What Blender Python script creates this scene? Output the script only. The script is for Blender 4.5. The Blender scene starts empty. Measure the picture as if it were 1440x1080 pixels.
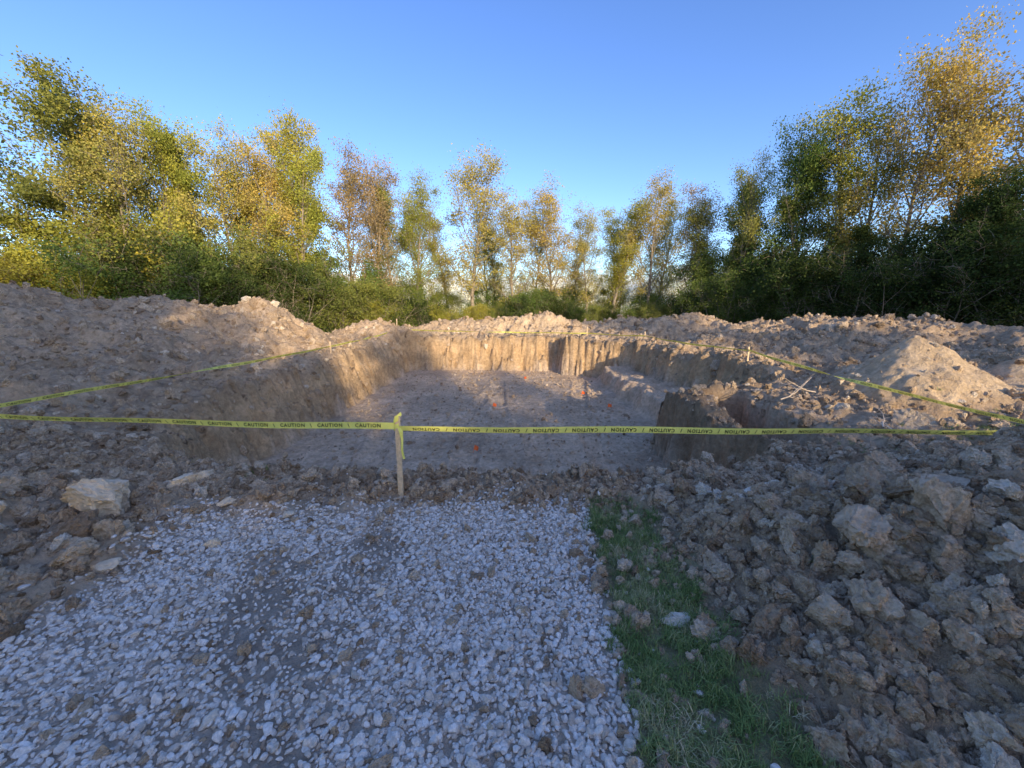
import bpy, math, random
import numpy as np
from mathutils import Vector, Matrix, noise as mn
R = math.radians
rng = np.random.default_rng(7)
random.seed(7)
scene = bpy.context.scene
scene.view_settings.view_transform = 'Standard'
scene.view_settings.look = 'None'
scene.view_settings.exposure = 0

# ------------------------------------------------------------ noise
def _h(ix, iy, s):
    n = (ix.astype(np.int64)*374761393 + iy.astype(np.int64)*668265263 + s*1442695041) & 0x7fffffff
    n = ((n ^ (n >> 13)) * 1274126177) & 0x7fffffff
    n = (n ^ (n >> 16)) & 0xffffff
    return n / float(0xffffff)
def noise(x, y, s=0):
    ix = np.floor(x); iy = np.floor(y); fx = x-ix; fy = y-iy
    def g(dx, dy):
        a = _h(ix+dx, iy+dy, s)*2*np.pi
        return np.cos(a)*(fx-dx)+np.sin(a)*(fy-dy)
    u = fx**3*(fx*(fx*6-15)+10); v = fy**3*(fy*(fy*6-15)+10)
    return 1.5*((g(0,0)*(1-u)+g(1,0)*u)*(1-v)+(g(0,1)*(1-u)+g(1,1)*u)*v)
def fbm(x, y, o=4, s=0):
    r = 0; a = 1.0; t = 0
    for i in range(o):
        r = r+a*noise(x*2**i+i*17.3, y*2**i-i*9.1, s+i); t += a; a *= .5
    return r/t*1.4
def worley(x, y, s=0):
    ix = np.floor(x); iy = np.floor(y)
    d = np.full(np.shape(x), 9.0); c = np.zeros(np.shape(x))
    for dx in (-1,0,1):
        for dy in (-1,0,1):
            px = ix+dx+_h(ix+dx, iy+dy, s+5); py = iy+dy+_h(ix+dx, iy+dy, s+9)
            dd = np.hypot(px-x, py-y); rr = _h(ix+dx, iy+dy, s+13)
            m = dd < d
            d = np.where(m, dd, d); c = np.where(m, rr, c)
    return d, c
def sm(a, b, x):
    t = np.clip((x-a)/(b-a), 0, 1); return t*t*(3-2*t)

# ------------------------------------------------------------ terrain
PIT = [(-4.5,17.1),(1.9,17.0),(2.1,16.0),(3.0,15.4),(4.4,14.4),(4.7,11.6),(5.2,10.2),(5.1,8.0),(2.75,7.3),(2.75,6.0),(2.8,5.2),(2.85,4.3),(1.2,3.9),(-1.5,3.95),(-3.4,4.2),(-4.5,5.6)]
WID = [.4,.2,.22,.35,.3,.3,.35,.28,.14,.14,.16,.4,.4,.45,.45,.55]
D = 1.1
def pit_sd(x, y):
    best = np.full(np.shape(x), 1e9); w = np.full(np.shape(x), .4)
    inside = np.zeros(np.shape(x), bool)
    n = len(PIT)
    for i in range(n):
        x1, y1 = PIT[i]; x2, y2 = PIT[(i+1) % n]
        ex, ey = x2-x1, y2-y1
        t = np.clip(((x-x1)*ex+(y-y1)*ey)/(ex*ex+ey*ey), 0, 1)
        d = np.hypot(x-x1-t*ex, y-y1-t*ey)
        m = d < best
        best = np.where(m, d, best); w = np.where(m, WID[i], w)
        c = ((y1 > y) != (y2 > y)) & (x < ex*(y-y1)/(ey if ey else 1e-9)+x1)
        inside ^= c
    return np.where(inside, -best, best), w
MOUNDS = [(-10,11.3,2.2,1.6,1.4),(-8.2,13.2,1.4,1.2,1.25),(-11.8,8.8,2.0,1.9,1.35),(-13,5.6,3,2.5,1.0),(-8.2,8.7,1.6,1.5,.5),
 (-15.5,8,3,3,1.4),(-6.2,17.6,1.6,1.4,.75),(-11.5,15,2.5,2,.9),(-7.2,5.3,1.2,1.4,.4),
 (-3.5,20.4,3,1.3,.6),(1.0,20.6,2.6,1.2,.75),(2.1,19.6,.9,.8,.65),(-.5,19.7,1.2,.9,.2),(5,19.6,2.0,1.4,.65),(8.5,18.3,2.4,1.8,.95),(11.5,15.2,2.5,2.2,.9),
 (13.4,12.2,2.3,1.9,.85),(14.8,8.8,2.6,2.2,.6),(10.2,12.2,1.6,1.1,.35),(7.2,13.2,1.3,1.4,.35),(6,16.6,1.6,1.3,.5),
 (3.3,2.25,1.1,.7,.64),(2.2,1.5,.7,.55,.45),(4.6,2.1,1.2,.8,.5),(3.2,1.1,1.0,.6,.42),(1.75,2.3,.5,.5,.2),
 (.1,3.25,.35,.13,.05),(1.9,3.25,.7,.15,.05),(-3.6,2.9,1.0,.6,.15),(-4.6,2.0,1.2,.9,.2)]
HEAP = [(6.7,6.3,1.25,1.05,1.08),(8.3,6.1,1.1,.95,.75),(7.6,7.3,1.0,.9,.75)]
def gravel_mask(x, y):
    e = fbm(x*1.7, y*1.7, 3, 40)*.18
    r = 1-sm(-.05, .06, x-(.44+.09*(y-1.1))+e*.25)
    l = sm(-.35, .25, x+2.55-.12*(y-1.1)+e*2)
    t = 1-sm(-.25, .2, y-2.98-.08*x*(x<0)+e*1.5)
    return r*l*t
def track(x, y):
    z = 0
    for cx, k, y0, y1 in ((-.9,.05,4.6,9),(.45,.05,4.6,9.5),(-2.4,-.09,5,14),(-1.6,.12,7,14),(1.5,.1,5,15),(0.3,-.1,9,15)):
        dx = x-(cx+k*(y-5)+.15*np.sin(y*.5))
        m = sm(.24, .19, np.abs(dx))*sm(y0, y0+.6, y)*(1-sm(y1-1, y1, y))
        z = z+m*(.03*np.sin(2*np.pi*(y+.1*np.abs(dx))/.23)-.03)
        z = z+.03*np.exp(-((np.abs(dx)-.28)/.05)**2)*sm(y0, y0+.6, y)*(1-sm(y1-1, y1, y))
    return z
def heap_f(x, y):
    hp = 0; wx = x+.2*fbm(x*.8, y*.8, 3, 61); wy = y+.2*fbm(x*.8, y*.8, 3, 71)
    for cx, cy, rx, ry, h in HEAP:
        q = np.sqrt(((wx-cx)/rx)**2+((wy-cy)/ry)**2)
        hp = np.maximum(hp, h*(np.sqrt(np.clip(1-q/1.3, 0, 1)**2+.003)-.055*1.0))
    return np.maximum(hp, 0)
def H(x, y):
    x = np.asarray(x, float); y = np.asarray(y, float)
    near = sm(-1.5, .2, y)
    far = 1-sm(20, 24, np.hypot(x*.95, y*.98))
    g = gravel_mask(x, y)
    gr = (1-sm(.35, .5, np.abs(x-.82)))*(1-sm(2.8, 3.0, y))
    z = .05*fbm(x*.3, y*.3, 2, 1)
    wx = x+.35*fbm(x*.8, y*.8, 3, 60); wy = y+.35*fbm(x*.8, y*.8, 3, 70)
    for cx, cy, rx, ry, h in MOUNDS:
        q = ((wx-cx)/rx)**2+((wy-cy)/ry)**2
        z = z+h*np.exp(-q**.85)*.98
    z = z+far*.14*sm(4.5, 8, np.hypot(x, y-4))
    rough = (1-g*.95)*(1-gr*.8)*near*(far*.97+.03)
    nearheap = np.exp(-(((x-7.2)/2.3)**2+((y-6.6)/1.9)**2))
    bigm = sm(5, 9, np.hypot(x, y))*(1-.9*nearheap)
    z = z+rough*bigm*(.2*fbm(x*.55, y*.55, 4, 3)+.22*(.8-2*np.abs(fbm(x*.9+3, y*.9, 4, 5))))
    z = z+heap_f(x, y)+rough*.035*fbm(x*2.2, y*2.2, 4, 8)
    # narrow side trench
    tx = x+.08*fbm(x*3, y*3, 3, 66)
    tt = np.clip((y-4.7)/(6.7-4.7), 0, 1); td = np.hypot(tx-(3.5+.3*tt), y-(4.7+2.0*tt))
    z = z-.8*(1-sm(.26, .42, td))
    sd, w = pit_sd(x, y)
    sdn = sd+(.18*fbm(x*1.4, y*1.4, 4, 21)+.11*fbm(x*5, y*5, 4, 33))*np.where((x > 2.4)&(y < 7.6), .55, 1)
    out = np.clip(sdn/w, 0, 1)
    prof = out**.85
    clodm = rough*np.where(sdn < 0, .16, np.clip(prof*1.2, .3, 1))*(1-.6*nearheap)
    for f, a, s in ((1.6,.09,10),(3.1,.08,11),(7.3,.055,12),(15.0,.028,14)):
        d, c = worley(x*f+.3*noise(x*f, y*f, s), y*f+.2*noise(x*f*2, y*f*2, s+2), s)
        m = clodm*(bigm if f < 2 else 1)
        z = z+m*a*np.sqrt(np.clip(1-(d/.62)**2, 0, 1))*(c**1.5)
        if f == 7.3: dcl = .04*np.sqrt(np.clip(1-(d/.5)**2, 0, 1))*(c**4)
    floor = -D+.05*fbm(x*.5, y*.5, 4, 80)+.03*fbm(x*3, y*3, 4, 81)+track(x, y)+dcl
    bench = sm(3.3, 3.55, x+.25*fbm(x, y, 3, 95))*sm(7.2, 7.5, y)*(1-sm(14.6, 15, y))
    floor = floor+bench*(.5+.1*fbm(x*1.5, y*1.5, 3, 97))
    z = np.where(sdn <= 0, floor, floor*(1-prof)+z*prof)
    ero = np.where((sdn > 0) & (sdn < w), .12*fbm(x*5, y*5, 4, 90), 0)
    return z+ero
def axis(segs):
    out = [segs[0][0]]
    for a, b, s0, s1 in segs:
        p = a
        while p < b:
            t = (p-a)/(b-a); p += s0*(s1/s0)**t; out.append(min(p, b))
    return np.unique(np.round(out, 4))
xs = axis([(-6,6,.036,.036),(6,16,.04,.09),(16,60,.1,3),(60,1500,3,200)])
neg = axis([(6,16,.04,.09),(16,60,.1,3),(60,1500,3,200)])
xs = np.unique(np.concatenate([-neg, xs]))
ys = axis([(-80,-5,6,.8),(-5,.6,.6,.06),(.6,5,.026,.03),(5,12,.03,.055),(12,23,.055,.09),(23,60,.1,3),(60,1500,3,200)])
X, Y = np.meshgrid(xs, ys)
Z = H(X, Y)
ny, nx = X.shape
def mesh_np(name, V, F, mats=(), smooth=False, mat_idx=None):
    me = bpy.data.meshes.new(name)
    me.vertices.add(len(V)); me.vertices.foreach_set('co', np.asarray(V, np.float32).ravel())
    F = [np.asarray(f, np.int32) for f in F if len(f)]
    tot = sum(f.size for f in F); nf = sum(len(f) for f in F)
    me.loops.add(tot); me.polygons.add(nf)
    me.loops.foreach_set('vertex_index', np.concatenate([f.ravel() for f in F]))
    cnt = np.concatenate([np.full(len(f), f.shape[1]) for f in F])
    st = np.concatenate([[0], np.cumsum(cnt)[:-1]])
    me.polygons.foreach_set('loop_start', st.astype(np.int32))
    if mat_idx is not None: me.polygons.foreach_set('material_index', np.asarray(mat_idx, np.int32))
    me.polygons.foreach_set('use_smooth', np.full(nf, smooth))
    for m in mats: me.materials.append(m)
    me.update(calc_edges=True)
    return me
def add(name, me, loc=(0,0,0), rot=(0,0,0), scl=(1,1,1), parent=None):
    o = bpy.data.objects.new(name, me); scene.collection.objects.link(o)
    o.location = loc; o.rotation_euler = rot; o.scale = scl
    if parent: o.parent = parent
    return o

# ------------------------------------------------------------ materials
def newmat(name):
    m = bpy.data.materials.new(name); m.use_nodes = True
    nt = m.node_tree; nt.nodes.remove(nt.nodes['Principled BSDF'])
    b = nt.nodes.new('ShaderNodeBsdfDiffuse'); nt.links.new(b.outputs[0], nt.nodes['Material Output'].inputs[0])
    return m, nt, b
def N(nt, t, **k):
    n = nt.nodes.new(t)
    for a, v in k.items(): setattr(n, a, v)
    return n
def tex(nt, scale, detail=6, rough=.6):
    c = N(nt, 'ShaderNodeNewGeometry').outputs['Position']
    n = N(nt, 'ShaderNodeTexNoise'); n.inputs['Scale'].default_value = scale
    n.inputs['Detail'].default_value = detail; n.inputs['Roughness'].default_value = rough
    nt.links.new(c, n.inputs['Vector']); return n.outputs['Fac']
def ramp(nt, src, stops):
    r = N(nt, 'ShaderNodeValToRGB'); e = r.color_ramp.elements
    while len(e) < len(stops): e.new(.5)
    for i, (p, c) in enumerate(stops):
        e[i].position = p; e[i].color = (*c, 1)
    nt.links.new(src, r.inputs[0]); return r.outputs[0]
def mix(nt, a, b, fac=1, mode='MULTIPLY'):
    m = N(nt, 'ShaderNodeMix', data_type='RGBA', blend_type=mode)
    for s, v in ((m.inputs[0], fac), (m.inputs[6], a), (m.inputs[7], b)):
        if hasattr(v, 'links'): nt.links.new(v, s)
        else: s.default_value = v if s == m.inputs[0] else (*v, 1)
    return m.outputs[2]
def bump(nt, b, src, dist, st=1):
    n = N(nt, 'ShaderNodeBump'); n.inputs['Distance'].default_value = dist; n.inputs['Strength'].default_value = st
    nt.links.new(src, n.inputs['Height']); nt.links.new(n.outputs[0], b.inputs['Normal'])

gm, nt, b = newmat('ground_soil')
at = N(nt, 'ShaderNodeAttribute', attribute_name='col')
t1 = tex(nt, 11, 6, .72)
c = mix(nt, at.outputs['Color'], ramp(nt, tex(nt, 2.3, 5, .65), [(.3,(.80,.75,.70)),(.7,(1.2,1.19,1.17))]))
c = mix(nt, c, ramp(nt, t1, [(.32,(.74,.70,.66)),(.68,(1.26,1.25,1.24))]))
nt.links.new(c, b.inputs['Color'])
bump(nt, b, t1, .09)

def stone_mat(name, stops, dirt, bscale=30, bdist=.01):
    m, nt, b = newmat(name)
    a = N(nt, 'ShaderNodeAttribute', attribute_name='tone'); a.attribute_type = 'INSTANCER'
    c = ramp(nt, a.outputs['Fac'], stops); t = tex(nt, bscale, 4, .7)
    c = mix(nt, c, ramp(nt, t, [(.35,dirt),(.62,(1.12,1.12,1.12))]))
    nt.links.new(c, b.inputs['Color'])
    bump(nt, b, t, bdist)
    return m
M_gravel = stone_mat('limestone_gravel', [(0,(.44,.33,.24)),(.15,(.58,.49,.40)),(.5,(.80,.71,.62)),(1,(.90,.83,.76))], (.80,.77,.74), 60, .006)
M_clod = stone_mat('soil_clod', [(0,(.34,.24,.155)),(.4,(.56,.42,.285)),(.8,(.69,.54,.385)),(1,(.80,.68,.53))], (.68,.64,.60), 40, .025)

def solid(name, col, rough=.8, var=.3, scale=20, bd=.005):
    m, nt, b = newmat(name); t = tex(nt, scale, 5, .65)
    c = mix(nt, (*col,), ramp(nt, t, [(.3,(1-var,)*3),(.7,(1+var,)*3)]))
    nt.links.new(c, b.inputs['Color'])
    bump(nt, b, t, bd)
    return m
M_bark = solid('bark', (.32,.26,.19), .9, .4, 6)
def leaf_mat(name):
    m, nt, b = newmat(name)
    a = N(nt, 'ShaderNodeAttribute', attribute_name='tone')
    oi = N(nt, 'ShaderNodeObjectInfo')
    v = ramp(nt, a.outputs['Fac'], [(0,(.5,.62,.5)),(.5,(1,1,1)),(.85,(1.3,1.2,.9)),(1,(1.6,1.35,.9))])
    c = mix(nt, oi.outputs['Color'], v)
    nt.links.new(c, b.inputs['Color'])
    tr = N(nt, 'ShaderNodeBsdfTranslucent'); nt.links.new(c, tr.inputs[0])
    ms = N(nt, 'ShaderNodeMixShader'); ms.inputs[0].default_value = .38
    nt.links.new(b.outputs[0], ms.inputs[1]); nt.links.new(tr.outputs[0], ms.inputs[2])
    nt.links.new(ms.outputs[0], nt.nodes['Material Output'].inputs[0])
    return m
M_leaf = leaf_mat('leaves')
def grass_mat():
    m, nt, b = newmat('grass')
    a = N(nt, 'ShaderNodeAttribute', attribute_name='tone'); a.attribute_type = 'INSTANCER'
    c = ramp(nt, a.outputs['Fac'], [(0,(.14,.21,.065)),(.45,(.25,.32,.11)),(.72,(.38,.38,.17)),(1,(.66,.54,.34))])
    nt.links.new(c, b.inputs['Color'])
    return m
M_grass = grass_mat()
M_wood = solid('stake_wood', (.78,.58,.37), .8, .2, 40)
def plastic(name, col):
    m, nt, b = newmat(name)
    nt.links.new(mix(nt, col, ramp(nt, tex(nt, 8), [(.3,(.88,.9,.88)),(.7,(1.02,1.02,1.05))])), b.inputs['Color'])
    tr = N(nt, 'ShaderNodeBsdfTranslucent'); tr.inputs[0].default_value = (*col, 1)
    ms = N(nt, 'ShaderNodeMixShader'); ms.inputs[0].default_value = .15
    nt.links.new(b.outputs[0], ms.inputs[1]); nt.links.new(tr.outputs[0], ms.inputs[2])
    nt.links.new(ms.outputs[0], nt.nodes['Material Output'].inputs[0])
    return m
M_tape = plastic('yellow_tape', (.98,.93,.24))
M_ink = solid('black_ink', (.015,.015,.015), .5, .2, 30)
M_orange = solid('orange_marker', (.98,.20,.06), .6, .1, 30)

# ------------------------------------------------------------ ground colour
def gcol(x, y, z):
    g = gravel_mask(x, y)[..., None]
    n = fbm(x*.5, y*.5, 4, 50)[..., None]
    col = np.array([.57,.43,.295])*(1+.25*n)
    hi = sm(.3, 1.1, z)[..., None]
    col = col*(1-hi*.5)+np.array([.60,.455,.315])*hi*.5
    tan = (1.3*sm(.05,.4,heap_f(x, y))+.8*np.exp(-(((x-1.2)/4)**2+((y-19.5)/1.6)**2)))[..., None]
    tan = np.clip(tan, 0, 1)
    col = col*(1-tan)+np.array([.74,.57,.38])*tan
    sd, w = pit_sd(x, y)
    fl = (1-sm(-.1, .1, sd))[..., None]
    col = col*(1-fl)+np.array([.66,.515,.37])*(1+.25*n)*fl
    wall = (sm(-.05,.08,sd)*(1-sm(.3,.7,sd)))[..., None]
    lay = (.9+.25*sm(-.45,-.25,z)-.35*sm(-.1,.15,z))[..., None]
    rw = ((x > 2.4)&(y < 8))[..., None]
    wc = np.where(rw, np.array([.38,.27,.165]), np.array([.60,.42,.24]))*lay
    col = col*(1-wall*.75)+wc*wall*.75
    patch = sm(-.05, .45, fbm(x*1.1, y*1.1, 4, 44))[..., None]*(x < -.7)[..., None]
    col = col*(1-g)+(np.array([.64,.54,.44])*(1-.2*patch))*g
    gr = (sm(.4, .55, x-.09*(y-1.1))*(1-sm(.95, 1.25, x+.1*fbm(x*3,y*3,2,4)))*(1-sm(2.8, 3.05, y))*sm(-3,-1,y))[..., None]
    col = col*(1-gr*.75)+np.array([.25,.27,.13])*gr*.75
    far = sm(19.5, 24, np.hypot(x*.95, y*.98))[..., None]
    back = (1-sm(-2.5, -1, y))[..., None]
    far = np.maximum(far, back*(1-g))
    col = col*(1-far)+np.array([.13,.155,.05])*(1+.4*n)*far
    return np.clip(col, .01, .85)
idx = np.arange(nx*ny).reshape(ny, nx)
F = np.stack([idx[:-1,:-1], idx[:-1,1:], idx[1:,1:], idx[1:,:-1]], -1).reshape(-1, 4)
gme = mesh_np('ground', np.stack([X,Y,Z], -1).reshape(-1, 3), [F], [gm], True)
ca = gme.color_attributes.new('col', 'FLOAT_COLOR', 'POINT')
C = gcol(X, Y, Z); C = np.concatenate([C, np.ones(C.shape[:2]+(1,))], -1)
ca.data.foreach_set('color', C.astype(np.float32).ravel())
add('ground', gme)

# ------------------------------------------------------------ stones
def rock(name, seed, sub, cuts, noise_amp, mat, flat=(1,1,1), cmin=.55, fine=0):
    import bmesh
    r = np.random.default_rng(seed)
    bm = bmesh.new(); bmesh.ops.create_icosphere(bm, subdivisions=sub, radius=1)
    P = np.array([v.co[:] for v in bm.verts]); U = P.copy()
    for i in range(cuts):
        n = r.normal(size=3); n /= np.linalg.norm(n); d = r.uniform(cmin, .92)
        q = P@n; P = P-np.outer(np.clip(q-d, 0, None), n)
    off = Vector((seed*3.7, seed*1.3, 0))
    nn = np.array([mn.noise(Vector(u)*1.6+off)+.6*mn.noise(Vector(u)*3.4+off) for u in U])
    if fine:
        nn = nn+np.array([fine*(1.0*abs(mn.noise(Vector(u)*5+off))+.7*abs(mn.noise(Vector(u)*11+off))) for u in U])
    P = P*(1+noise_amp*nn[:, None])
    P = P*np.array(flat)*.62
    for v, p in zip(bm.verts, P): v.co = p
    me = bpy.data.meshes.new(name); bm.to_mesh(me); bm.free(); me.materials.append(mat)
    return bpy.data.objects.new(name, me)
def coll(name, objs):
    c = bpy.data.collections.new(name)
    for o in objs: c.objects.link(o)
    return c
C_gravel = coll('gravel_stones', [rock(f'stone_{i}', 10+i, 2, 9, .08, M_gravel, (1.15,.9,.66), .5) for i in range(7)])
C_clod = coll('clods', [rock(f'clod_{i}', 40+i, 4, 9, .32, M_clod, (1.1,.95,.85), .45, 1.25) for i in range(8)])

def scatter(name, P, rot, scl, idx, tone, c):
    me = bpy.data.meshes.new(name); me.vertices.add(len(P))
    me.vertices.foreach_set('co', np.asarray(P, np.float32).ravel())
    for n, t, d, k in (('rot','FLOAT_VECTOR',rot,'vector'),('scl','FLOAT_VECTOR',scl,'vector'),('idx','INT',idx,'value'),('tone','FLOAT',tone,'value')):
        a = me.attributes.new(n, t, 'POINT')
        a.data.foreach_set(k, np.asarray(d, np.int32 if t == 'INT' else np.float32).ravel())
    o = add(name, me)
    ng = bpy.data.node_groups.new(name+'_scatter', 'GeometryNodeTree')
    ng.interface.new_socket('Geometry', in_out='INPUT', socket_type='NodeSocketGeometry')
    ng.interface.new_socket('Geometry', in_out='OUTPUT', socket_type='NodeSocketGeometry')
    gi = ng.nodes.new('NodeGroupInput'); go = ng.nodes.new('NodeGroupOutput')
    ip = ng.nodes.new('GeometryNodeInstanceOnPoints'); ci = ng.nodes.new('GeometryNodeCollectionInfo')
    ci.inputs['Collection'].default_value = c
    ci.inputs['Separate Children'].default_value = True; ci.inputs['Reset Children'].default_value = True
    ip.inputs['Pick Instance'].default_value = True
    ng.links.new(gi.outputs[0], ip.inputs['Points']); ng.links.new(ci.outputs[0], ip.inputs['Instance'])
    for nm, t, s in (('rot','FLOAT_VECTOR','Rotation'),('scl','FLOAT_VECTOR','Scale'),('idx','INT','Instance Index')):
        na = ng.nodes.new('GeometryNodeInputNamedAttribute'); na.data_type = t; na.inputs['Name'].default_value = nm
        ng.links.new(na.outputs['Attribute'], ip.inputs[s])
    ng.links.new(ip.outputs[0], go.inputs[0])
    o.modifiers.new('scatter', 'NODES').node_group = ng
    return o

# gravel
n = 90000
gx = rng.uniform(-3.4, .9, n); gy = rng.uniform(-1.0, 3.5, n)
g = gravel_mask(gx, gy)
patch = sm(.0, .5, fbm(gx*1.1, gy*1.1, 4, 44))*(gx < -.55)
lane = 1-.35*sm(.08,.0,np.abs(gx+.78+.04*np.sin(gy*3)))
k = rng.random(n) < (g*(1-.6*patch)*np.where(gx < -.8, .75, 1.0)*lane+.012*(1-g)*(gx<.9))
gx, gy = gx[k], gy[k]; n = len(gx)
s = np.clip(rng.lognormal(math.log(.0134), .34, n), .006, .034)
gz = H(gx, gy)+s*rng.uniform(-.1, .6, n)
tone = np.clip(rng.beta(1.8, 2.0, n)-.25*np.where(gx<-.8, patch[k], 0)*rng.random(n), 0, 1)
scatter('gravel', np.stack([gx,gy,gz], -1), rng.uniform([-.7,-.7,0], [.7,.7,6.28], (n,3)), s[:,None]*rng.uniform(.8,1.25,(n,3))*1.25, rng.integers(0,7,n), tone, C_gravel)

# clods
def cl(n, x0, x1, y0, y1, med, sig, mx, dens=None):
    x = rng.uniform(x0, x1, n); y = rng.uniform(y0, y1, n)
    p = dens(x, y) if dens else np.ones(n)
    k = rng.random(n) < p; x, y = x[k], y[k]
    return x, y, np.clip(rng.lognormal(math.log(med), sig, len(x)), med*.35, mx)
def outp(x, y):
    sd, w = pit_sd(x, y); return (.15*(sd > 0)+.85*sm(.05, .4, sd))*(1-gravel_mask(x, y))*(1-.8*sm(.1,.4,heap_f(x, y)))
def pile(x, y):
    return sm(.92, 1.35, x+.15*fbm(x*2, y*2, 3, 6))*outp(x, y)
def nogr(x, y):
    return outp(x, y)*(1-.85*((x > .35)&(x < 1.05)&(y < 2.9)))
S = [cl(42000, .9, 6, .2, 3.5, .012, .6, .05, pile),
     cl(2800, 1.0, 6, .3, 3.2, .036, .42, .085, pile),
     cl(200, 1.1, 5, .4, 3.1, .075, .3, .13, pile),
     cl(11000, -7, 1, 2.9, 4.0, .012, .6, .06, nogr),
     cl(9000, .5, 7, 3.0, 4.2, .013, .6, .06, nogr),
     cl(15000, -7, -1.8, .2, 4.5, .013, .65, .09, nogr),
     cl(110, -5, -2.3, 1.2, 3.3, .06, .3, .11, nogr),
     cl(700, -1.9, .9, .4, 3.2, .014, .55, .045),
     cl(22000, -15, 13, 4, 13, .022, .65, .17, outp),
     cl(7000, -14, 14, 12, 22, .035, .6, .2, outp),
     cl(4000, -4.3, 3, 4.5, 17, .016, .55, .06),
     cl(160, .4, 1.1, .5, 2.9, .022, .5, .06)]
x = np.concatenate([a[0] for a in S]); y = np.concatenate([a[1] for a in S]); s = np.concatenate([a[2] for a in S])
hf = heap_f(x, y); s = np.where(hf > .15, np.minimum(s, .05), s)
n = len(x); z = H(x, y)+s*rng.uniform(-.15, .5, n)
tone = np.clip(rng.normal(.42, .24, n)+.1*fbm(x, y, 2, 2)+.08*(s > .05)+.2*(hf > .15), 0, 1)
scatter('dirt_clods', np.stack([x,y,z], -1), rng.uniform([-1.5,-1.5,0], [1.5,1.5,6.28], (n,3)), s[:,None]*rng.uniform(.7,1.3,(n,3))*1.45, rng.integers(0,8,n), tone, C_clod)

# individual boulders
def hz(x, y): return float(H(np.array([x]), np.array([y]))[0])
M_boulder = solid('boulder_stone', (.76,.59,.41), .9, .3, 9, .03)
M_grey = solid('grey_stone', (.70,.61,.50), .9, .25, 12, .02)
M_dirtb = solid('packed_clay', (.54,.41,.285), .95, .38, 14, .04)
for i, (bx, by, sc, mt, rz) in enumerate([(-3.0,2.6,(.34,.25,.32),M_boulder,.3),(-2.75,3.05,(.24,.2,.2),M_boulder,1.2),(-2.0,2.35,(.075,.06,.05),M_boulder,.4),
    (-3.35,2.15,(.15,.13,.11),M_boulder,2),(-2.45,2.1,(.1,.08,.06),M_boulder,.8),(.86,1.72,(.12,.07,.05),M_grey,.1),(-.75,1.95,(.06,.05,.03),M_boulder,1),
    (-3.1,1.95,(.14,.11,.1),M_boulder,.7),(-2.85,2.25,(.1,.1,.07),M_boulder,2.2),(-2.2,2.75,(.09,.07,.06),M_boulder,1.1),(-3.6,2.4,(.16,.13,.12),M_boulder,.2),
    (-1.15,1.95,(.045,.04,.03),M_grey,1),(1.22,2.0,(.08,.06,.05),M_boulder,2),(2.0,2.6,(.1,.09,.07),M_grey,.6),(-1.7,2.7,(.08,.07,.05),M_boulder,1.5),
    (2.9,2.5,(.13,.1,.1),M_dirtb,.5),(1.75,1.75,(.22,.17,.2),M_dirtb,.9),(1.4,1.5,(.14,.11,.14),M_dirtb,1.9),(-1.2,1.25,(.05,.04,.03),M_grey,1.2),
    (2.3,1.9,(.2,.16,.17),M_dirtb,2.4),(2.0,1.2,(.13,.11,.11),M_dirtb,.2),(1.6,2.4,(.1,.08,.08),M_grey,1.7)]):
    o = rock('boulder', 100+i, 5, 12, .17, mt, (1.25,1,1), .42, 1.0); scene.collection.objects.link(o)
    o.location = (bx, by, hz(bx, by)+sc[2]*.3); o.scale = sc; o.rotation_euler = (.15, .1, rz)

# ------------------------------------------------------------ grass
def tuft(name, seed, nb, h, spread):
    r = np.random.default_rng(seed); V = []; F4 = []; F3 = []
    for i in range(nb):
        a = r.uniform(0, 6.28); base = r.normal(0, spread*.4, 2); L = h*r.uniform(.5, 1.15); lean = r.uniform(.2, 1.2)
        d = np.array([math.cos(a), math.sin(a)]); pd = np.array([-d[1], d[0]])*r.uniform(.0011, .002)
        k = len(V)
        for t, w in ((0,1),(.4,1),(.75,.7)):
            c = base+d*L*lean*t*t; zz = L*t*(1-.25*lean*t)
            V += [(*(c+pd*w), zz), (*(c-pd*w), zz)]
        c = base+d*L*lean; V.append((*c, L*(1-.35*lean)))
        F4 += [(k,k+1,k+3,k+2),(k+2,k+3,k+5,k+4)]; F3.append((k+4,k+5,k+6))
    return bpy.data.objects.new(name, mesh_np(name, V, [F4, F3], [M_grass]))
C_tuft = coll('tufts', [tuft(f'tuft_{i}', 200+i, 20, .06, .04) for i in range(5)])
def gs(n, x0, x1, y0, y1, f):
    x = rng.uniform(x0, x1, n); y = rng.uniform(y0, y1, n); k = rng.random(n) < f(x, y); return x[k], y[k]
def strip(x, y):
    e = .12*fbm(x*4, y*4, 3, 4)
    m = sm(.42, .54, x-.09*(y-1.1)+e)*(1-sm(.82, 1.14, x+e*2))*(1-sm(2.75, 3.1, y+e))
    return m*(.3+.7*sm(-.3, .2, fbm(x*5, y*5, 3, 77)))
def spots(x, y):
    m = 0
    for cx, cy, r in ((4.2,3.9,.42),(4.0,3.6,.25),(5.6,4.0,.6),(4.9,3.9,.3),(-2.5,3.5,.22),(-1.9,3.5,.12),(1.55,1.85,.07),(6.3,4.4,.5)):
        m = m+np.exp(-((x-cx)**2+(y-cy)**2)/(r*r))
    return np.clip(m, 0, 1)
A = [gs(11500, .3, 1.35, -.5, 3.2, strip), gs(12000, -4, 8, 1.5, 5.5, spots)]
x = np.concatenate([a[0] for a in A]); y = np.concatenate([a[1] for a in A]); n = len(x)
sc = rng.uniform(.4, 1.05, n)
scatter('grass', np.stack([x,y,H(x,y)-.004], -1), rng.uniform([-.25,-.25,0],[.25,.25,6.28],(n,3)), np.repeat(sc[:,None],3,1), rng.integers(0,5,n), np.clip(rng.normal(.43,.25,n)+.4*fbm(x*3,y*3,2,9),0,1), C_tuft)

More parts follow.
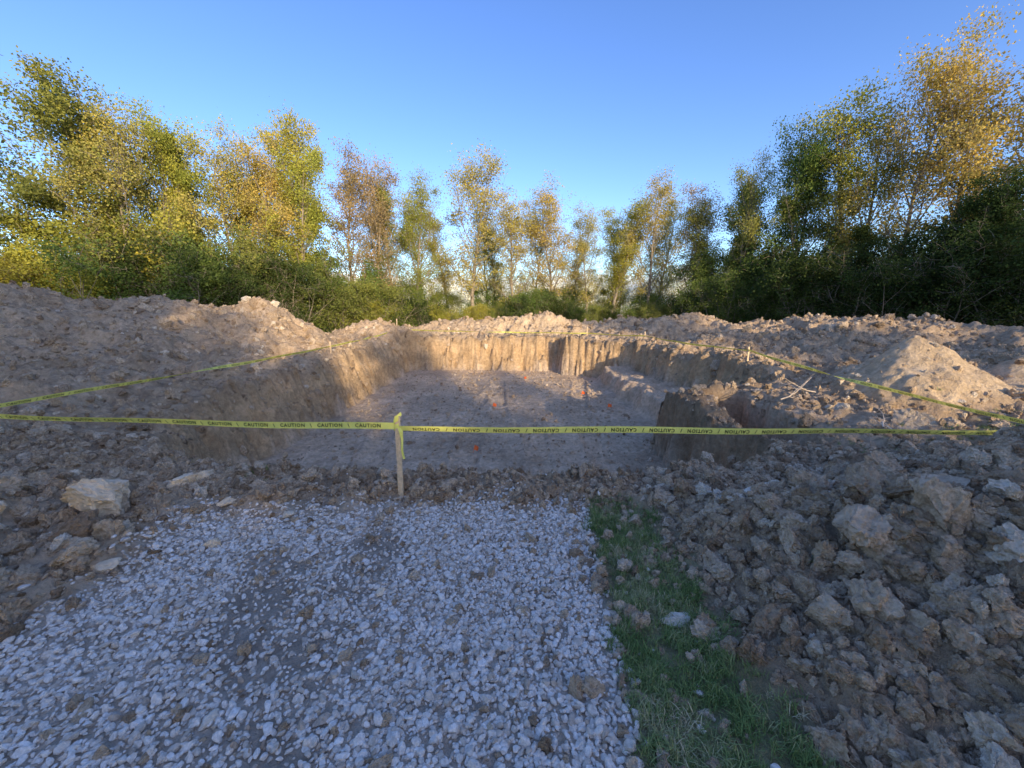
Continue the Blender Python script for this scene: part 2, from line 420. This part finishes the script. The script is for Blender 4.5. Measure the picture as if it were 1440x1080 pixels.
# ------------------------------------------------------------ trees
class Tree:
    def __init__(s): s.V = []; s.F = []; s.leafp = []; s.n = 0
    def tube(s, P, r0, r1, k):
        P = np.asarray(P, float); m = len(P)
        T = np.gradient(P, axis=0); T /= np.linalg.norm(T, axis=1)[:,None]+1e-9
        ref = np.array([.3,.9,.1]) if abs(T[0,2]) > .7 else np.array([0,0,1.])
        U = np.cross(T, ref); U /= np.linalg.norm(U, axis=1)[:,None]+1e-9; W = np.cross(T, U)
        a = np.arange(k)/k*2*np.pi; rr = np.linspace(r0, r1, m)
        V = P[:,None]+rr[:,None,None]*(np.cos(a)[None,:,None]*U[:,None]+np.sin(a)[None,:,None]*W[:,None])
        i = np.arange((m-1)*k); j = i//k; q = i % k
        f = np.stack([j*k+q, j*k+(q+1)%k, (j+1)*k+(q+1)%k, (j+1)*k+q], -1)+s.n
        s.V.append(V.reshape(-1,3)); s.F.append(f); s.n += m*k
def bend(r, p, d, L, n, up, wob):
    P = [p]; d = d/np.linalg.norm(d)
    for i in range(n):
        d = d+np.array([0,0,up])/n+r.normal(0, wob, 3); d /= np.linalg.norm(d)
        p = p+d*L/n; P.append(p)
    return np.array(P)
def build(name, seed, Ht, base, cr, limbs, nleaf, lsize, prof, stems=1, sig=.2, twig=4, up=.5, asc=(.35,1.1)):
    r = np.random.default_rng(seed); T = Tree(); anchors = []; wts = []
    for st in range(stems):
        if stems == 1:
            tr = bend(r, np.array([0,0,-.2]), np.array([r.normal(0,.05), r.normal(0,.05), 1]), Ht*.93, 14, .3, .045); r0 = Ht*.0125
        else:
            a = r.uniform(0, 6.28); q = np.array([math.cos(a), math.sin(a), 0])
            tr = bend(r, q*r.uniform(0,.5)*cr*.5+np.array([0,0,-.2]), q*r.uniform(.1,.8)+np.array([0,0,1]), Ht*r.uniform(.6,1), 9, .3, .09); r0 = Ht*.01
        T.tube(tr, r0, r0*.12, 7 if stems == 1 else 5)
        for i in range(limbs):
            t = base+(1-base)*((i+r.uniform(0,.9))/limbs)**.9; t = min(t, .985)
            q = t*(len(tr)-1); j = int(q); p = tr[j]+(tr[min(j+1,len(tr)-1)]-tr[j])*(q-j)
            a = i*2.4+r.uniform(-.5,.5); f = (t-base)/(1-base)
            L = cr*prof(f)*r.uniform(.5,1.35)
            el = asc[0]+(asc[1]-asc[0])*f+r.normal(0,.15)
            d = np.array([math.cos(a)*math.cos(el), math.sin(a)*math.cos(el), math.sin(el)])
            lb = bend(r, p, d, L, 6, up, .10); rl = r0*(1-t*.8)*.5
            T.tube(lb, rl, rl*.25, 4)
            ns = max(3, int(L*3.2))
            for k in range(ns):
                u = r.uniform(.25, 1); q2 = u*6; j2 = min(int(q2), 5); p2 = lb[j2]+(lb[j2+1]-lb[j2])*(q2-j2)
                d2 = (lb[j2+1]-lb[j2]); d2 = d2/np.linalg.norm(d2)+r.normal(0,.75,3)
                sb = bend(r, p2, d2, L*.32*r.uniform(.6,1.3)+.15, 3, .3, .15)
                T.tube(sb, rl*.3, rl*.1, 3)
                cw = r.gamma(.9, 1.); tc = r.uniform(0, 1)
                for w in range(twig):
                    j3 = r.integers(1, 4); tw = bend(r, sb[j3], r.normal(0,1,3)+np.array([0,0,.3]), r.uniform(.15,.5), 2, .1, .2)
                    T.tube(tw, .006, .003, 3)
                    anchors += [tw[1], tw[2]]; wts += [(cw, tc), (cw, tc)]
    Aa = np.array(anchors); w = np.array(wts)[:,0]; ctone = np.array(wts)[:,1]; w = w/w.sum()
    pick = r.choice(len(Aa), nleaf, p=w)
    P = Aa[pick]+r.normal(0, sig, (nleaf,3))*np.array([1,1,.8])
    P[:,2] = np.maximum(P[:,2], .05)
    d = r.normal(0,1,(nleaf,3)); d[:,2] -= .3; d /= np.linalg.norm(d,axis=1)[:,None]
    e = np.cross(d, r.normal(0,1,(nleaf,3))); e /= np.linalg.norm(e,axis=1)[:,None]+1e-9
    L = (lsize*r.uniform(.6,1.3,nleaf))[:,None]
    nn = np.cross(d, e)
    q = np.stack([P, P+d*L*.5+e*L*.36+nn*L*.08, P+d*L, P+d*L*.5-e*L*.36+nn*L*.08], 1)
    nb = T.n; V = np.concatenate(T.V+[q.reshape(-1,3)]); Fb = np.concatenate(T.F)
    Fl = np.arange(nleaf*4).reshape(-1,4)+nb
    me = mesh_np(name, V, [Fb, Fl], [M_bark, M_leaf], False, np.r_[np.zeros(len(Fb)), np.ones(nleaf)])
    tone = np.clip(.5*ctone[pick]+r.normal(0,.12,nleaf)+.25, 0, 1)
    av = np.r_[np.zeros(nb), np.repeat(tone,4)]
    a = me.attributes.new('tone', 'FLOAT', 'POINT'); a.data.foreach_set('value', av.astype(np.float32))
    return me
oval = lambda f: .35+.75*math.sin(math.pi*min(max(f*.85+.1,0),1))
cone = lambda f: 1.0-.75*f
vase = lambda f: .55+.5*f-.45*f**4
sp = [build('sparse_tree_a', 1, 10, .2, 2.6, 28, 14000, .09, oval, sig=.2, asc=(.6,1.2)),
      build('sparse_tree_b', 2, 10, .3, 2.4, 24, 12500, .09, vase, sig=.22, asc=(.7,1.2)),
      build('sparse_tree_c', 3, 10, .2, 2.2, 28, 11000, .09, oval, sig=.2, asc=(.7,1.25)),
      build('sparse_tree_d', 4, 10, .25, 2.7, 26, 14000, .092, oval, sig=.24, asc=(.5,1.2))]
de = [build('dense_tree_a', 11, 10, .15, 3.0, 34, 32000, .11, oval, sig=.22),
      build('dense_tree_b', 12, 10, .12, 2.6, 36, 29000, .11, cone, sig=.22),
      build('dense_tree_c', 13, 10, .2, 3.2, 32, 31000, .11, oval, sig=.24)]
sh = [build('shrub_a', 21, 4, .15, 1.3, 7, 17000, .08, oval, stems=9, sig=.15, twig=3),
      build('shrub_b', 22, 4, .1, 1.5, 7, 18000, .08, oval, stems=10, sig=.16, twig=3),
      build('shrub_c', 23, 4, .1, 1.2, 6, 14000, .08, vase, stems=8, sig=.15, twig=3)]
big = [build('caster_tree_a', 31, 10, .1, 3.2, 26, 7000, .34, oval, sig=.3, twig=2),  # coarse large-leaf trees, added only as unseen shadow casters
       build('caster_tree_b', 32, 10, .1, 3.0, 26, 6500, .34, cone, sig=.3, twig=2)]
YG=(.45,.43,.09); GOLD=(.57,.46,.14); GRN=(.20,.26,.07); DK=(.09,.125,.04); RUS=(.52,.38,.20); OLV=(.32,.33,.09)
def plant(name, me, x, y, h, mh, wid=1, col=GRN, rz=None):
    s = h/mh; o = add(name, me, (x, y, hz(x, y)-.05), (0,0,random.uniform(0,6.28) if rz is None else rz), (s*wid, s*wid, s))
    v = random.uniform(.85, 1.15); o.color = (col[0]*v*random.uniform(.92,1.08), col[1]*v, col[2]*v, 1); return o
T = 'deciduous_tree'
for me, x, y, h, w, c in [
  (de[0],-17.8,17,9.4,1.05,OLV),(de[2],-16.3,18.5,8.8,.8,YG),(sp[0],-16.8,17.5,9.0,1.1,GOLD),(de[1],-15.8,20,9.5,.9,YG),(sp[3],-14.2,21,9.2,1,GOLD),
  (de[2],-14,22,8.2,.9,OLV),(de[0],-11.7,22.5,10.2,.75,YG),(sp[1],-11.2,21.5,9.0,1,YG),(sp[2],-10.1,24,10,.95,RUS),(sp[3],-8.2,24,9.4,.9,RUS),(sp[0],-7.4,25,8.6,.8,OLV),
  (sp[0],-6.1,25,8.8,.9,YG),(sp[3],-2.7,27,10.6,1.15,GOLD),(sp[1],-4.6,29,8.2,1,GOLD),(sp[2],.4,27,8.6,1.2,GOLD),(sp[0],2.9,27,8.9,1.1,GOLD),(sp[3],1.6,29,8,1,YG),(sp[1],6.6,27,8.3,1.2,YG),(sp[3],5.2,27.5,7.6,.9,GOLD),
  (sp[2],7.6,28,8.0,1,YG),(sp[0],9.2,27,9.2,1,GOLD),(sp[3],8.2,30,7.5,.9,GOLD),(sp[2],11.9,26,8.6,1.1,RUS),(sp[1],12.6,24.5,7.6,1.2,OLV),(sp[2],-.9,30,7.5,1.1,YG),(sp[1],4.2,30,6.8,1.2,GOLD),(sp[0],10.6,29,8.5,1,GOLD),
  (sp[3],-6.6,29,8.5,1.1,YG),(sp[2],-9.5,27,9.0,1.2,GOLD),(sp[0],-2.0,31,7.5,1.2,YG),(sp[3],-12.8,21.5,9.2,1,GOLD),
  (de[1],13.4,23.5,8.6,.9,GRN),(sp[3],12.9,22.5,8.7,.8,OLV),(de[2],14.2,20.4,8.8,.85,GRN),(sp[0],14.4,20.5,9.8,.8,OLV),
  (sp[0],15.9,18.4,9.8,.95,GOLD),(sp[3],16.9,17.4,10.9,.9,GOLD),(sp[1],16.6,19.3,10.6,1.1,YG),(sp[2],18.1,16.2,10.3,1.1,GOLD),(sp[0],19.8,15.5,10.3,1.1,GOLD),(sp[3],21,14,10,1.2,YG),
  (de[0],-20.5,15,7.8,1,OLV),(de[1],-22.5,12,8.0,1.2,YG),(de[0],23,12,9,1.1,GRN),
  (de[2],17.5,15.5,5.6,1.15,DK),(de[0],16.4,13.6,5.0,1.2,DK),(de[1],19,13,6,1.2,DK),(de[1],15.6,17.6,5,1.2,DK)]:
    plant(T, me, x, y, h, 10, w, c)
random.seed(3)
L = [(-20,14.5,4.5,YG),(-18.6,15.2,3.4,YG),(-17.2,15.6,4.0,YG),(-15.5,16.3,4.2,GRN),(-14.2,17,4.0,DK),(-13.2,17.8,4.4,GRN),(-12.2,18.6,3.9,DK),(-11,19.4,4.0,DK),(-10.4,20.5,4.4,GRN),
 (-9.4,21.2,3.6,OLV),(-8.3,22.2,3.2,OLV),(-7.6,22.0,2.0,YG),(-6.9,23.4,3.8,GRN),(-5.6,24.2,2.2,DK),(-4.4,24.8,1.9,YG),(-3.2,25.0,1.8,YG),(-2.0,25,1.9,YG),(-.9,25.4,2.0,OLV),(.4,25.4,2.4,DK),
 (1.6,25.4,2.8,GRN),(2.8,25.6,2.8,DK),(4,25.6,2.2,DK),(5.2,25.5,1.9,OLV),(6.4,25.2,2.0,DK),(7.6,25,2.2,GRN),(8.8,24.6,2.0,OLV),(10,24,2.6,DK),(11,23.4,3.2,GRN),(12,22.2,3.6,GRN),(12.8,21,3.4,GRN),
 (13.4,19.8,3.4,DK),(14,18.6,3.4,GRN),(14.8,17,3.4,DK),(15.2,15.6,3.6,DK),(16.2,14.6,4.2,DK),(16.4,12.8,3.4,DK),(17.6,12,4.5,DK),(19,11,5,DK),(18,16,5.3,DK),(16,16.6,4.6,DK),
 (-22,12,5,YG),(-16.2,18.2,5.5,YG),(-13.9,20,5.6,OLV),(-18.5,18,5.5,YG),(-11.9,21.4,5.2,OLV),(-9.6,23.2,4.6,GRN),(12.6,24.5,5,GRN),(14,22.5,5.5,GRN),(15,20,5.5,DK),
 (-5,28,2.8,OLV),(-2,29,3.2,GRN),(1,29,3.4,OLV),(4,29,3.2,GRN),(7,29,3.2,OLV),(10,28,3.4,GRN),(-7,27,3.4,GRN)]
for i, (x, y, h, c) in enumerate(L):
    plant('shrub', sh[i % 3], x, y, h, 4, random.uniform(.9,1.25), c)
EL, AZ = 15, 25
# added unseen trees behind the viewer; heights and gaps set to shape the shade
random.seed(5)
for i in range(24):
    x = -16+i*2.5
    wd = .85
    if x < 7: tall = 12.4
    elif x < 13: tall = 10.2; wd = 1.0
    elif x < 17.2: tall = 10.2
    elif x < 23.2: tall = 6.8
    else: tall = 12.4
    lo = tall*(.86 if (tall > 12 or x < 13) else (.8 if tall > 8 else .95))
    plant(T, sp[i % 4], x+random.uniform(-.5,.5), -21.5+random.uniform(-1,1), tall+(.9 if tall > 8 else .2)+random.uniform(-.8,.8)*(tall > 8), 10, .9, OLV)
    plant(T, big[i % 2], x+.6+random.uniform(-.4,.4), -23+random.uniform(-1,1), lo+random.uniform(-.5,.5), 10, wd, OLV)
    plant(T, big[(i+1) % 2], x+1.6, -24.5+random.uniform(-1,1), lo*.92, 10, wd+.1, GRN)
# distant treeline
n = 320; a = np.linspace(-1.25, 1.25, n); rr = rng.uniform(85, 120, n)
dx = np.sin(a)*rr; dy = np.cos(a)*rr
C_far = coll('far_trees', [bpy.data.objects.new(f'far_{i}', m) for i, m in enumerate(sh)])
for o in C_far.objects: o.color = (.14,.18,.07,1)
scatter('distant_treeline', np.stack([dx,dy,np.zeros(n)],-1), rng.uniform([0,0,0],[0,0,6.28],(n,3)), rng.uniform([1.8,1.8,1.5],[2.8,2.8,2.5],(n,3)), rng.integers(0,3,n), rng.random(n), C_far)

# ------------------------------------------------------------ stakes and tape
def box(cx, cy, z0, z1, w, d, V, F):
    k = len(V)
    for zz, s in ((z0,.35),(z0+.08,1),(z1,1)):
        V += [(cx-w/2*s,cy-d/2*s,zz),(cx+w/2*s,cy-d/2*s,zz),(cx+w/2*s,cy+d/2*s,zz),(cx-w/2*s,cy+d/2*s,zz)]
    for l in (0,4):
        for i in range(4): F.append((k+l+i,k+l+(i+1)%4,k+l+4+(i+1)%4,k+l+4+i))
    F.append((k+8,k+9,k+10,k+11)); F.append((k+3,k+2,k+1,k))
def stake(x, y, top, w=.04, lean=(0,0)):
    g = hz(x, y); V = []; Fq = []; h = top-g
    box(0, 0, -.15, h, w, w*.55, V, Fq)
    o = add('wooden_stake', mesh_np('wooden_stake', V, [Fq], [M_wood]), (x, y, g), (lean[0], lean[1], random.uniform(-.2,.2)))
    bv = o.modifiers.new('bevel','BEVEL'); bv.width = .002
    return o
NS = (-.944,3.05,.74); CL = (-5.8,3.5,.70); LS = (-5.3,11.3,.56); BL = (-5.3,18.0,.70); BR = (3.2,16.6,.6); BR2 = (5.1,14.9,.62); CR = (5.2,3.35,.56)
RS = (5.7,9.3,.66)
for i, p in enumerate((NS, CL, LS, BL, BR, BR2, RS, CR)):
    stake(p[0], p[1], max(p[2], hz(p[0],p[1])+.35), .042, (random.uniform(-.03,.03), random.uniform(-.03,.03)) if i else (0,.01))
def text_mesh():
    cu = bpy.data.curves.new('lettering', 'FONT'); cu.body = 'CAUTION'; cu.size = .043; cu.align_x = 'CENTER'; cu.align_y = 'CENTER'; cu.space_character = 1.2; cu.offset = .0006; cu.resolution_u = 2
    o = bpy.data.objects.new('tmp', cu); scene.collection.objects.link(o); bpy.context.view_layer.update()
    dg = bpy.context.evaluated_depsgraph_get(); me = bpy.data.meshes.new_from_object(o.evaluated_get(dg))
    bpy.data.objects.remove(o)
    V = np.array([v.co[:] for v in me.vertices]); Fs = [tuple(p.vertices) for p in me.polygons]
    return V, Fs
TV, TF = text_mesh()
def tape(a, b, sag, tw, name, parent, flip=False, W=.056, twist_n=0, seed=0):
    a = np.array(a, float); b = np.array(b, float); L = np.linalg.norm(b-a)
    def fr(s):
        t = s/L; p = a+(b-a)*t; p = p-np.array([0,0,1])*sag*4*t*(1-t)
        p = p+np.array([0,0,.006*math.sin(s*3.1+seed)])
        tg = (b-a)/L+np.array([0,0,-sag*4*(1-2*t)/L]); tg /= np.linalg.norm(tg)
        upv = np.array([0,0,1.]); upv = upv-tg*(upv@tg); upv /= np.linalg.norm(upv); nrm = np.cross(tg, upv)
        an = tw+.3*math.sin(s*1.3+seed)+twist_n*math.pi*sm(.3,.7,t)
        w = upv*math.cos(an)+nrm*math.sin(an); m = nrm*math.cos(an)-upv*math.sin(an)
        return p, w, m
    V = []; F = []
    n = int(L/.05)+2
    for i in range(n):
        p, w, m = fr(L*i/(n-1)); V += [p-w*W/2, p+m*.003, p+w*W/2]
    for i in range(n-1):
        F += [(3*i,3*i+3,3*i+4,3*i+1),(3*i+1,3*i+4,3*i+5,3*i+2)]
    add(name, mesh_np(name, V, [F], [M_tape], True), parent=parent)
    V = []; Fs = []
    s = .22; step = .33
    while s < L-.15:
        for side in (1,-1):
            k = len(V)
            for v in TV:
                q = s+v[0]*(1 if not flip else -1)*side
                p, w, m = fr(min(max(q,0),L)); V.append(p+w*v[1]*(1 if not flip else -1)+m*.0052*side*1.0)
            Fs += [tuple(k+j for j in f) for f in TF]
            k = len(V)
            for (qx, qy) in ((.158,-.016),(.163,-.016),(.175,.016),(.17,.016)):
                p, w, m = fr(min(s+qx,L)); V.append(p+w*qy+m*.0052*side)
            Fs.append((k,k+1,k+2,k+3))
        s += step
    me = bpy.data.meshes.new('lettering'); me.from_pydata([tuple(map(float,v)) for v in V], [], Fs); me.materials.append(M_ink)
    add('lettering', me, parent=parent)
ct = bpy.data.objects.new('caution_tape', None); scene.collection.objects.link(ct)
tape((NS[0]-.02,NS[1]-.012,.655), (CL[0],CL[1],.66), .02, -.25, 'span_near_left', ct, seed=1)
tape((NS[0]+.02,NS[1]-.012,.635), (CR[0],CR[1],.50), -.0, .25, 'span_near_right', ct, flip=True, seed=2)
tape((CL[0],CL[1],.55), (LS[0],LS[1],.52), .03, .7, 'span_left', ct, seed=3, twist_n=1)
tape((LS[0],LS[1],.53), (BL[0],BL[1],.66), .05, .6, 'span_left_far', ct, seed=4, twist_n=2)
tape((BL[0],BL[1],.66), (BR[0],BR[1],.58), .03, .5, 'span_back', ct, seed=5, twist_n=1)
tape((BR[0],BR[1],.58), (BR2[0],BR2[1],.58), .02, .5, 'span_back_right', ct, seed=6)
tape((BR2[0],BR2[1],.58), (RS[0],RS[1],.62), .05, .7, 'span_right_far', ct, seed=7)
tape((RS[0],RS[1],.62), (CR[0],CR[1],.47), .06, .3, 'span_right', ct, seed=8, twist_n=1)
V = []; F = []
def strip_pts(P, w):
    k = len(V)
    for p, ww in zip(P, w): V.extend([tuple(np.array(p)-np.array(ww)/2), tuple(np.array(p)+np.array(ww)/2)])
    for i in range(len(P)-1): F.append((k+2*i,k+2*i+2,k+2*i+3,k+2*i+1))
for zc, tl in ((.64,.3),(.675,-.2),(.70,.15)):
    P = []; W_ = []
    for i in range(17):
        a = i/16*2*math.pi; P.append((NS[0]+.027*math.cos(a), NS[1]+.018*math.sin(a), zc+.02*math.cos(a+tl*5))); W_.append((.004*math.sin(i),0,.035))
    strip_pts(P, W_)
strip_pts([(NS[0]+.02,NS[1]-.02,.65),(NS[0]+.04,NS[1]-.035,.62),(NS[0]+.045,NS[1]-.03,.55),(NS[0]+.04,NS[1]-.03,.46),(NS[0]+.05,NS[1]-.025,.38)], [(.02,.01,0),(.03,.01,0),(.012,.02,0),(.02,-.01,0),(.015,.01,0)])
strip_pts([(NS[0],NS[1]-.02,.70),(NS[0]+.01,NS[1]-.03,.745),(NS[0]+.03,NS[1]-.02,.77),(NS[0]+.045,NS[1]-.02,.75)], [(.03,0,.01),(.03,.01,0),(.02,.01,.02),(.01,0,.02)])
add('knot', mesh_np('knot', V, [F], [M_tape]), parent=ct)
for x, y in ((-.75,7.0),(-.55,10.4),(.5,14.5),(2.2,12.0),(1.9,8.2),(2.6,10.2)):
    z = hz(x, y); V = []; F = []
    for (a, c2) in ((.004,0),(-.002,.0034),(-.002,-.0034)): V += [(a,c2,-.03),(a*1,c2,.17)]
    for i in range(3): j = (i+1) % 3; F.append((2*i,2*j,2*j+1,2*i+1))
    k = len(V); V += [(.002,0,.08),(.05,.012,.075),(.10,-.006,.085),(.095,-.004,.155),(.05,.012,.165),(.002,0,.17)]
    F += [(k,k+1,k+4,k+5),(k+1,k+2,k+3,k+4)]
    add('survey_flag', mesh_np('survey_flag', V, [F], [M_orange]), (x,y,z), (random.uniform(-.3,.3),random.uniform(-.3,.3),random.uniform(-.6,.6)))
M_twig = solid('dry_twig', (.68,.54,.40), .9, .25, 20)
def branch(x, y, L, rz, seed):
    r = np.random.default_rng(seed); t = Tree()
    def rec(p, d, L, rad, dep):
        P = bend(r, p, d, L, 5, 0.02, .14); t.tube(P, rad, rad*.4, 5)
        if dep:
            for k in range(3):
                j = r.integers(1,5); rec(P[j], d/np.linalg.norm(d)+r.normal(0,.5,3), L*.5, rad*.5, dep-1)
    rec(np.array([0,0,.07]), np.array([1,0,.2]), L, .012, 2)
    me = mesh_np('dead_branch', np.concatenate(t.V), [np.concatenate(t.F)], [M_twig], True)
    add('dead_branch', me, (x, y, hz(x,y)+.03), (0,0,rz))
branch(4.2,5.9,.8,.1,1); branch(4.9,6.1,.6,2.8,2); branch(4.4,4.4,.4,1.2,3); branch(4.7,4.5,.35,2.0,4)

# ------------------------------------------------------------ light
sd = Vector((math.sin(R(AZ))*math.cos(R(EL)), -math.cos(R(AZ))*math.cos(R(EL)), math.sin(R(EL))))
sl = bpy.data.lights.new('sun', 'SUN'); sl.energy = 5; sl.angle = R(.6); sl.color = (1, .82, .54)
so = bpy.data.objects.new('sun', sl); scene.collection.objects.link(so); so.rotation_euler = sd.to_track_quat('Z','Y').to_euler()
w = bpy.data.worlds.new('World'); scene.world = w; w.use_nodes = True; nt = w.node_tree
sk = nt.nodes.new('ShaderNodeTexSky'); sk.sky_type = 'NISHITA'; sk.sun_disc = False
sk.sun_elevation = R(EL); sk.sun_rotation = R(180-AZ); sk.air_density = .9; sk.dust_density = .8; sk.ozone_density = 2.6
hs = nt.nodes.new('ShaderNodeHueSaturation'); hs.inputs['Saturation'].default_value = 1.15; hs.inputs['Hue'].default_value = .515
nt.links.new(sk.outputs[0], hs.inputs['Color']); nt.links.new(hs.outputs[0], nt.nodes['Background'].inputs[0]); nt.nodes['Background'].inputs[1].default_value = .35
# ------------------------------------------------------------ camera
cd = bpy.data.cameras.new('camera'); cd.sensor_width = 36; cd.lens = 13.6; cd.clip_start = .05; cd.clip_end = 5000
co = bpy.data.objects.new('camera', cd); scene.collection.objects.link(co); co.location = (0,0,1.6); co.rotation_euler = (R(79),0,0)
scene.camera = co
